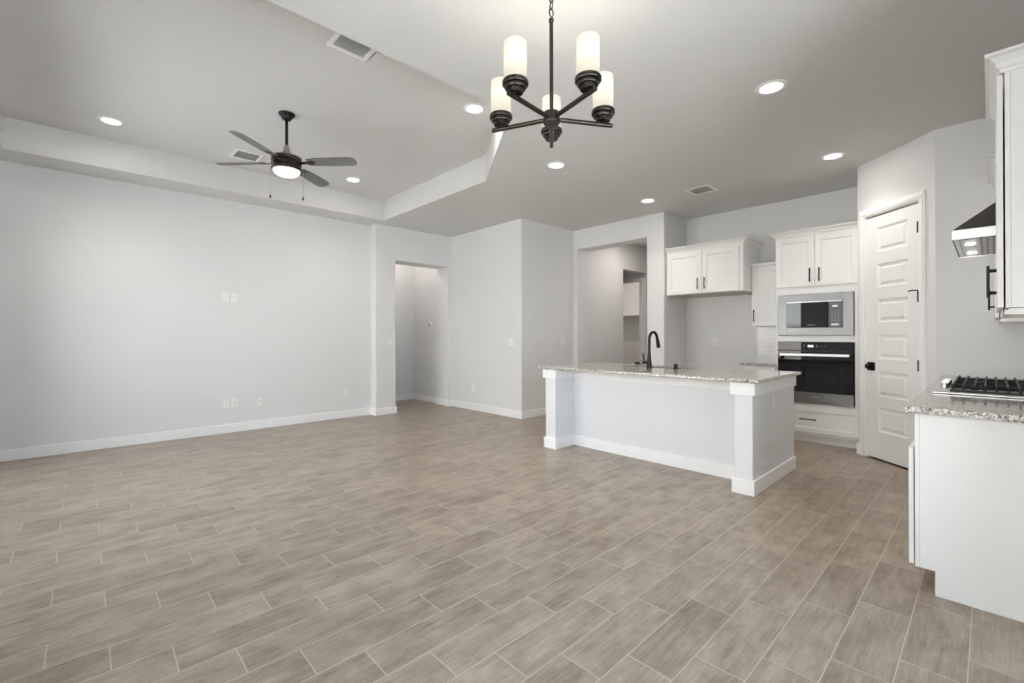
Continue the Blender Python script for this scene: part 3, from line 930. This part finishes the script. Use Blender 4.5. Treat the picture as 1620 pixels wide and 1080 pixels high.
# granite worktop with cooktop on it
tag(MB().box(2.945, 5.398, RY, 0.297, 0.880, 0.912).build('range_worktop', GRANITE, None, 0.004),
    'speckled granite worktop under the gas cooktop at right', 'worktop')
ck = thing('gas_cooktop', (4.17, -0.025, 0.912), 'stainless gas cooktop with black cast iron grates', 'cooktop')
c0, c1, q0, q1 = 3.71, 4.624, -0.29, 0.243
MB().box(c0, c1, q0, q1, 0.9125, 0.924).build('base_plate', SATIN, ck, 0.004)
MB().box(c0 + .02, c1 - .02, q0 + .02, q1 - .075, 0.9242, 0.9262).build('burner_pan', PEWTER, ck)
GZ = 0.962
secs = [(c0 + .012, c0 + .31), (c0 + .315, c0 + .60), (c0 + .605, c1 - .012)]
for gi, (ga, gb) in enumerate(secs):
    g = MB()
    ys = [0.157 - 0.0445 * i for i in range(10)]
    for yy in ys:
        g.tube([(ga + .004, yy, 0.926), (ga + .006, yy, GZ - .014), (ga + .012, yy, GZ + .004), (ga + .03, yy, GZ), (gb - .03, yy, GZ), (gb - .012, yy, GZ + .004), (gb - .006, yy, GZ - .014), (gb - .004, yy, 0.926)],
               0.0062, 6) if yy not in (ys[2], ys[7]) else g.box(ga + .004, gb - .004, yy - .005, yy + .005, GZ - .012, GZ + .002)
    for xx in (ga, gb - .012):
        g.box(xx, xx + .012, ys[-1] - .012, ys[0] + .012, 0.9262, 0.940)
    for xx in (ga + (gb - ga) * .38, ga + (gb - ga) * .62):
        g.box(xx - .005, xx + .005, ys[-1], ys[0], GZ - .012, GZ - .001)
    g.build('grate', IRON, ck)
for bx, by in ((c0 + .16, 0.07), (c0 + .16, -0.17), (c0 + .457, -0.05), (c1 - .16, 0.07), (c1 - .16, -0.17)):
    bo = MB().lathe((bx, by, 0.9262), [(0.0, 0), (0.05, 0), (0.05, 0.008), (0.042, 0.012), (0.0, 0.012)], 24).build('burner', CHROME, ck)
    MB().lathe((bx, by, 0.9384), [(0.0, 0), (0.036, 0), (0.038, 0.004), (0.034, 0.008), (0.0, 0.009)], 24).build('burner_cap', IRON, bo)
for i in range(5):
    kx = 4.03 + i * 0.078
    kb = MB().lathe((kx, 0.205, 0.9243), [(0.0, 0), (0.024, 0), (0.024, 0.004), (0.019, 0.006), (0.019, 0.026), (0.0165, 0.03), (0.0, 0.03)], 24)
    kb.box(kx - .004, kx + .004, 0.188, 0.222, 0.950, 0.958)
    kb.build('knob', SATIN, ck)

def upper(name, a, b_, near, label):
    u = thing(name, ((a + b_) / 2, -0.19, 1.353), label, 'cabinet', None)
    yf = -0.042
    m_ = MB(); m_.box(a, b_, RY, yf - .0205, 1.382, 2.44); m_.build('carcass', CAB, u, 0.001)
    MB().box(a, b_, yf - .020, yf - .003, 1.382, 2.44).build('face_frame', CAB, u, 0.001)
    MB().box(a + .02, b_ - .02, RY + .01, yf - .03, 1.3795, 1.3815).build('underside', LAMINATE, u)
    m_ = MB(); m_.box(a, b_, yf - .018, yf, 1.353, 1.372); m_.box(a, a + .018, RY, yf - .018, 1.353, 1.372); m_.box(b_ - .018, b_, RY, yf - .018, 1.353, 1.372)
    m_.box(a + .004, b_ - .004, yf - .03, yf - .012, 1.370, 1.3795); m_.box(a + .006, a + .022, RY, yf - .03, 1.370, 1.3795)
    m_.build('light_rail', CAB, u)
    M_ = faceY(yf + .003); mid = (a + b_) / 2
    d_ = shaker(u, M_, a + .006, mid - .0015, 1.384, 2.43, th=.019); pull(d_, M_, mid - .035, 1.53, 0.158, th=.019)
    d_ = shaker(u, M_, mid + .0015, b_ - .006, 1.384, 2.43, th=.019); pull(d_, M_, mid + .035, 1.53, 0.158, th=.019)
    yo = yf + .004
    if near: crown(u, [(a, RY, -1, 0), (a, yo, -1, 1), (b_, yo, 1, 1), (b_, RY, 1, 0)], 2.436, 2.518, 0.055)
    else: crown(u, [(a, RY, -1, 0), (a, yo, -1, 1), (b_, yo, 0, 1)], 2.436, 2.518, 0.055)
    return u
upper('range_wall_cabinet', 3.0, 3.735, True, 'white wall cabinet at the right picture edge in front of the hood')
upper('range_wall_cabinet', 4.662, 5.394, False, 'white wall cabinet beyond the range hood, mostly hidden by the nearer one')

# range hood
hd = thing('range_hood', (4.2, -0.09, 1.82), 'stainless pyramid range hood over the gas cooktop', 'range hood')
h0, h1, k0, k1 = 3.74, 4.655, RY, 0.158
hz0, hz1 = 1.822, 1.877
m = MB()
m.add([(h0, k0, hz0), (h1, k0, hz0), (h1, k1, hz0), (h0, k1, hz0), (h0, k0, hz1), (h1, k0, hz1), (h1, k1, hz1), (h0, k1, hz1)],
      [(0, 1, 5, 4), (1, 2, 6, 5), (2, 3, 7, 6), (3, 0, 4, 7)])
m.build('rim', SATIN, hd)
cx0, cx1, cy1 = 4.06, 4.335, -0.07
MB().add([(h0, k0, hz1), (h1, k0, hz1), (h1, k1, hz1), (h0, k1, hz1), (cx0, k0, 2.11), (cx1, k0, 2.11), (cx1, cy1, 2.11), (cx0, cy1, 2.11)],
         [(0, 1, 5, 4), (1, 2, 6, 5), (2, 3, 7, 6), (3, 0, 4, 7), (4, 5, 6, 7), (3, 2, 1, 0)]).build('canopy', simple('dark_stainless', (0.16, 0.155, 0.15), 0.3, metal=1.0), hd)
MB().box(cx0, cx1, k0, cy1, 2.11, 2.50).build('chimney', STEEL, hd)
MB().box(h0 + .004, h1 - .004, k0 + .004, k1 - .004, 1.826, 1.829).build('underside_panel', SATIN, hd)
m = MB()
m.box(h0 + .004, h1 - .004, k1 - .030, k1 - .028, 1.8245, 1.826); m.box(h0 + .05, h0 + .053, k0 + .02, k1 - .030, 1.8245, 1.826)
m.build('panel_seam', SLOT, hd)
for lx in (4.02, 4.46):
    MB().lathe((lx, 0.088, 1.8225), [(0.0, 0), (0.022, 0.0005), (0.025, 0.003), (0.0, 0.003)], 28).build('hood_lamp', HOODLED, hd)
fl = MB()
fl.box(h0 + .06, h1 - .06, k0 + .03, 0.048, 1.8225, 1.826)
fl.build('mesh_filter', FILTER, hd)

# ------------------------------------------------------------------ wall plates
def plate_frame(kind, loc, nrm):
    n_ = Vector(nrm); u_ = Vector((0, 0, 1)).cross(n_) ; 
    return frameM(loc, tuple(u_), (0, 0, 1), tuple(n_))
def outlet(name, loc, nrm, label, style='duplex', cat='wall outlet', group=None):
    r_ = thing(name, loc, label, cat, group)
    M_ = plate_frame(style, loc, nrm)
    w_, h_ = (0.072, 0.116) if style != 'double' else (0.116, 0.116)
    MB(M_).box(-w_ / 2, w_ / 2, -h_ / 2, h_ / 2, 0.0005, 0.006).build('cover_plate', PLASTIC, r_, 0.002)
    if style == 'duplex':
        for vz in (-0.021, 0.021):
            rr = MB(M_).box(-.0165, .0165, vz - .0145, vz + .0145, .006, .0085).build('receptacle', PLASTIC, r_, 0.002)
            sl = MB(M_)
            sl.box(-.008, -.0055, vz - .002, vz + .007, .0085, .0088); sl.box(.0055, .008, vz - .002, vz + .007, .0085, .0088); sl.box(-.002, .002, vz - .010, vz - .006, .0085, .0088)
            sl.build('slot', SLOT, rr)
    elif style == 'switch':
        MB(M_).box(-.017, .017, -.034, .034, .006, .0095).build('rocker', PLASTIC, r_, 0.002)
    elif style == 'double':
        for uu in (-.023, .023):
            MB(M_).box(uu - .017, uu + .017, -.034, .034, .006, .0095).build('rocker', PLASTIC, r_, 0.002)
    elif style == 'media':
        MB(M_).box(-.017, .017, -.034, .034, .006, .009).build('insert', PLASTIC, r_, 0.002)
        MB(M_).cyl((0, .008, .009), (0, .008, .018), .005, 12).build('jack', CHROME if False else SLOT, r_)
    return r_
yl, gy = 6.89, (0, -1, 0)
outlet('wall_outlet', (1.364, yl, 1.778), gy, 'left of the two white plates set high on the long left wall')
outlet('media_plate', (1.465, yl, 1.782), gy, 'right of the two white plates set high on the long left wall', 'media', 'wall plate')
outlet('wall_outlet', (1.371, yl, 0.385), gy, 'left one of the adjoining low outlets on the long left wall')
outlet('media_plate', (1.468, yl, 0.388), gy, 'right one of the adjoining low plates on the long left wall', 'media', 'wall plate')
outlet('media_plate', (1.766, yl, 0.375), gy, 'lone low plate with a dark jack mid long left wall', 'media', 'wall plate')
outlet('wall_outlet', (2.978, yl, 0.388), gy, 'low outlet at the right end of the long left wall', 'duplex')
outlet('light_switch', (3.636, 6.72, 1.177), gy, 'white light switch left of the narrow hallway opening', 'switch', 'light switch')
outlet('light_switch', (4.85, 5.13, 1.166), (-1, 0, 0), 'double white rocker switch left of the projecting wall corner', 'double', 'light switch')
outlet('wall_outlet', (4.85, 6.083, 0.372), (-1, 0, 0), 'low outlet on the wall right of the narrow hallway')
outlet('light_switch', (5.81, 4.91, 1.178), gy, 'double white switch left of the wide passage opening', 'double', 'light switch')
outlet('wall_outlet', (6.785, 2.813, 1.174), (-1, 0, 0), 'white outlet inside the refrigerator alcove')
outlet('wall_outlet', (6.774, 2.075, 1.085), (-1, 0, 0), 'white outlet on the tile backsplash beside the oven cabinet')
outlet('wall_outlet', (4.85, 7.342, 0.354), (-1, 0, 0), 'low outlet inside the narrow hallway')
outlet('island_outlet', (4.315, 1.29, 0.682), (0, -1, 0), 'white outlet on the island end panel', 'duplex')
th = thing('thermostat', (4.85, 7.40, 1.487), 'small white thermostat with dark dial inside the narrow hallway', 'thermostat')
M = plate_frame('', (4.85, 7.40, 1.487), (-1, 0, 0))
MB(M).box(-.058, .058, -.05, .05, .0005, .008).build('back_plate', PLASTIC, th, 0.004)
MB(M).lathe((0, 0, .008), [(0.0, 0), (.042, 0), (.042, .014), (.036, .018), (0.0, .018)], 32, (0, 0, 1)).build('housing', PLASTIC, th)
MB(M).box(-.017, .017, -.012, .012, .026, .0265).build('dial', SLOT, th)

# ------------------------------------------------------------------ laundry shelf and box
tag(MB().box(9.84, 10.198, 5.0, 6.84, 1.76, 1.80).build('laundry_shelf', TRIM), 'white shelf across the laundry back wall through the doorway', 'shelf')
wb = thing('washer_outlet_box', (10.2, 6.37, 0.52), 'pale green round washer hookup box low on laundry wall', 'outlet box')
MB().box(10.19, 10.199, 6.29, 6.45, 0.44, 0.60).build('cover_plate', PLASTIC, wb)
MB().lathe((10.19, 6.37, 0.52), [(0.0, 0), (0.055, 0), (0.055, 0.01), (0.0, 0.01)], 24, (-1, 0, 0)).build('valve_disc', GREENBOX, wb)

# ------------------------------------------------------------------ ceiling lights
def can(loc, label, mat=LED, group='recessed ceiling lights'):
    r_ = thing('recessed_light', loc, label, 'ceiling light', group)
    MB().lathe(loc, [(0.072, 0.0), (0.074, -0.008), (0.098, -0.006), (0.104, -0.0005), (0.072, 0.0)], 40).build('trim_ring', PLASTIC, r_)
    MB().lathe(loc, [(0.0, -0.0045), (0.0725, -0.0045), (0.0725, -0.001), (0.0, -0.001)], 40).build('lens', mat, r_)
    if mat is LED:
        lo = bpy.data.objects.new('lamp', CAN_SPOT); COL.objects.link(lo); lo.parent = r_; lo.location = (0, 0, -0.012)
    return r_
c1_ = can((3.607, 1.085, CZ), 'largest recessed ceiling light, alone right of the chandelier')
dup(c1_, (5.44, 1.08, CZ), 'recessed ceiling light in front of the angled pantry wall')
dup(c1_, (3.607, 3.125, CZ), 'recessed ceiling light just below the chandelier, right of the tray corner')
dup(c1_, (5.44, 3.12, CZ), 'recessed ceiling light above the passage opening beside the small ceiling vent')
dup(c1_, (0.207, 5.857, TZ), 'recessed light in the tray ceiling left of the fan')
dup(c1_, (2.632, 5.852, TZ), 'recessed light in the tray ceiling right of the fan blades')
dup(c1_, (2.62, 3.262, TZ), 'recessed light in the tray ceiling left of the chandelier shades')
dup(c1_, (0.207, 3.262, TZ), 'recessed light in the near left part of the tray ceiling')
can((4.25, 7.55, CZ), 'recessed light over the narrow hallway', HALL_LED)
can((7.2, 4.1, CZ), 'recessed light over the wide passage', PASS_LED)
can((9.1, 5.9, CZ), 'recessed light over the laundry room', PASS_LED)

def vent(loc, size, label):
    r_ = thing('ceiling_vent', loc, label, 'air vent', 'ceiling air vents')
    x_, y_, z_ = loc; h_ = size / 2
    m_ = MB()
    for a0, a1, b0, b1 in ((-h_, h_, -h_, -h_ + .034), (-h_, h_, h_ - .034, h_), (-h_, -h_ + .034, -h_ + .034, h_ - .034), (h_ - .034, h_, -h_ + .034, h_ - .034)):
        m_.box(x_ + a0, x_ + a1, y_ + b0, y_ + b1, z_ - .010, z_ - .0005)
    m_.build('frame', PLASTIC, r_, 0.003)
    g_ = MB(); g_.box(x_ - h_ + .03, x_ + h_ - .03, y_ - h_ + .03, y_ + h_ - .03, z_ - .002, z_ - .0006)
    k_ = 0
    yy = -h_ + .045
    while yy < h_ - .04:
        g_.prism([(y_ + yy, z_ - .008), (y_ + yy + .0015, z_ - .008), (y_ + yy + .0105, z_ - .002), (y_ + yy + .009, z_ - .002)], 'x', x_ - h_ + .034, x_ + h_ - .034)
        yy += 0.0135
    g_.build('louvre_grille', GRILLE, r_)
    return r_
v_ = vent((5.52, 2.44, CZ), 0.295, 'square white vent in the flat kitchen ceiling')
dup(v_, (1.415, 3.12, TZ), 'square white vent in the tray partly hidden by the near tray edge')
dup(v_, (1.385, 5.912, TZ), 'square white vent in the tray ceiling just behind the fan')

# ------------------------------------------------------------------ chandelier
CX, CY_, HUBZ = 1.684, 1.490, 2.335
ch = thing('chandelier', (CX, CY_, CZ), 'dark bronze five arm chandelier with lit frosted cylinder shades', 'chandelier')
MB().lathe((CX, CY_, CZ), [(0.0, -0.03), (0.02, -0.03), (0.055, -0.02), (0.065, -0.004), (0.065, -0.0005), (0.0, -0.0005)], 32).build('canopy', BRONZE, ch)
chain = MB()
zc = 2.835
kk = 0
while zc < 3.01:
    l_, w_ = 0.044, 0.011
    ax = Vector((rt.x, rt.y, 0)) if kk % 2 == 0 else Vector((fw.x, fw.y, 0)).normalized()
    ax = (Matrix.Rotation(0.5, 3, 'Z') @ ax)
    ring_ = []
    for i in range(20):
        a = 2 * math.pi * i / 20
        ring_.append(Vector((CX, CY_, zc + l_ / 2)) + ax * (w_ * math.cos(a)) + Vector((0, 0, 1)) * (l_ / 2 * math.sin(a)))
    ring_.append(ring_[0]); ring_.append(ring_[1])
    chain.tube(ring_, 0.0028, 8)
    zc += l_ - 0.009; kk += 1
chain.build('chain', BRONZE, ch)
MB().cyl((CX, CY_, HUBZ), (CX, CY_, 2.815), 0.0095, 16).lathe((CX, CY_, 2.812), [(0.0095, -0.004), (0.0125, 0), (0.0125, 0.012), (0.007, 0.018), (0.0, 0.019)], 16).build('stem', BRONZE, ch)
chain2 = MB()
MB().lathe((CX, CY_, HUBZ), [(0.0, -0.026), (0.040, -0.026), (0.041, -0.024), (0.041, 0.024), (0.040, 0.026), (0.0, 0.026)], 32).build('hub', BRONZE, ch)
base_ang = math.atan2(CY_, CX)
for i in range(5):
    a = base_ang + i * 2 * math.pi / 5
    dx, dy = math.cos(a), math.sin(a)
    def at(r_, z_): return (CX + dx * r_, CY_ + dy * r_, z_)
    arm = MB().cyl(at(0.03, HUBZ - .004), at(0.322, HUBZ - .004), 0.0112, 14).build('arm', BRONZE, ch)
    q = at(0.274, HUBZ)
    MB().lathe(q, [(0.0, 0.004), (0.014, 0.004), (0.014, 0.010), (0.033, 0.011), (0.036, 0.014), (0.036, 0.030), (0.046, 0.031), (0.048, 0.034), (0.048, 0.044), (0.046, 0.046), (0.057, 0.048), (0.059, 0.051), (0.059, 0.064), (0.056, 0.068), (0.0, 0.068)], 32).build('socket_cup', BRONZE, arm)
    MB().lathe(q, [(0.0515, 0.0685), (0.0515, 0.238), (0.0505, 0.2395), (0.0485, 0.238), (0.0485, 0.0685), (0.0515, 0.0685)], 36).build('lamp_shade', SHADE, arm)
    MB().lathe(q, [(0.012, 0.0685), (0.013, 0.115), (0.022, 0.145), (0.028, 0.170), (0.026, 0.191), (0.014, 0.206), (0.0, 0.210)], 20).build('bulb', BULB, arm)

# ------------------------------------------------------------------ ceiling fan
FXc, FYc = 1.398, 4.55
fan = thing('ceiling_fan', (FXc, FYc, TZ), 'dark bronze ceiling fan with lit bowl and four grey blades', 'ceiling fan')
cf = (FXc, FYc, 0)
MB().lathe(cf, [(0.0, 3.290), (0.022, 3.290), (0.036, 3.296), (0.047, 3.310), (0.052, 3.326), (0.068, 3.336), (0.070, 3.342), (0.070, 3.352), (0.0, 3.3535)], 36).build('canopy', BLACK, fan)
MB().cyl((FXc, FYc, 3.05), (FXc, FYc, 3.295), 0.013, 16).build('downrod', BLACK, fan)
MB().lathe(cf, [(0.0, 2.941), (0.066, 2.941), (0.062, 2.948), (0.044, 2.972), (0.032, 3.000), (0.024, 3.035), (0.020, 3.055), (0.0, 3.055)], 32).build('coupling_cover', PEWTER, fan)
MB().lathe(cf, [(0.0, 2.818), (0.124, 2.818), (0.131, 2.826), (0.131, 2.834), (0.124, 2.838), (0.124, 2.858), (0.131, 2.862), (0.131, 2.876), (0.126, 2.880), (0.126, 2.896), (0.132, 2.900), (0.132, 2.914), (0.128, 2.918), (0.131, 2.926), (0.131, 2.938), (0.0, 2.940)], 48).build('motor_housing', BRONZE, fan)
MB().lathe(cf, [(0.0, 2.765), (0.046, 2.767), (0.082, 2.776), (0.104, 2.791), (0.115, 2.811), (0.116, 2.8175), (0.0, 2.8175)], 40).build('light_bowl', FANBOWL, fan)
for deg in (-46, 38, 134, 218):
    a = math.radians(deg)
    Mb = Matrix.Translation((FXc, FYc, 2.893)) @ Matrix.Rotation(a, 4, 'Z') @ Matrix.Rotation(math.radians(-13), 4, 'X')
    outline = [(0.20, -0.048), (0.30, -0.060), (0.46, -0.067), (0.60, -0.068), (0.645, -0.056), (0.665, -0.028), (0.668, 0.010), (0.655, 0.044), (0.625, 0.062), (0.46, 0.064), (0.30, 0.058), (0.20, 0.048)]
    bl = MB(Mb).prism(outline, 'z', -0.003, 0.003).build('blade', BLADE, fan)
    MB(Mb).prism([(0.125, -0.020), (0.20, -0.016), (0.255, -0.034), (0.275, 0.0), (0.255, 0.034), (0.20, 0.016), (0.125, 0.020)], 'z', -0.009, -0.0035).build('blade_bracket', BRONZE, bl)
vd = Vector((rt.x, rt.y, 0))
for sgn, zb_ in ((-1, 2.575), (1, 2.552)):
    x_, y_ = FXc + vd.x * 0.155 * sgn, FYc + vd.y * 0.155 * sgn
    xi, yi = FXc + vd.x * 0.128 * sgn, FYc + vd.y * 0.128 * sgn
    pc = MB().tube([(xi, yi, 2.848), (x_, y_, 2.846), (x_, y_, 2.82), (x_, y_, zb_ + .02)], 0.0016, 6).build('pull_chain', PEWTER, fan)
    MB().lathe((x_, y_, zb_), [(0.0, -0.014), (0.006, -0.012), (0.0085, 0.0), (0.005, 0.014), (0.002, 0.022), (0.0, 0.022)], 14).build('chain_pendant', BLACK, pc)
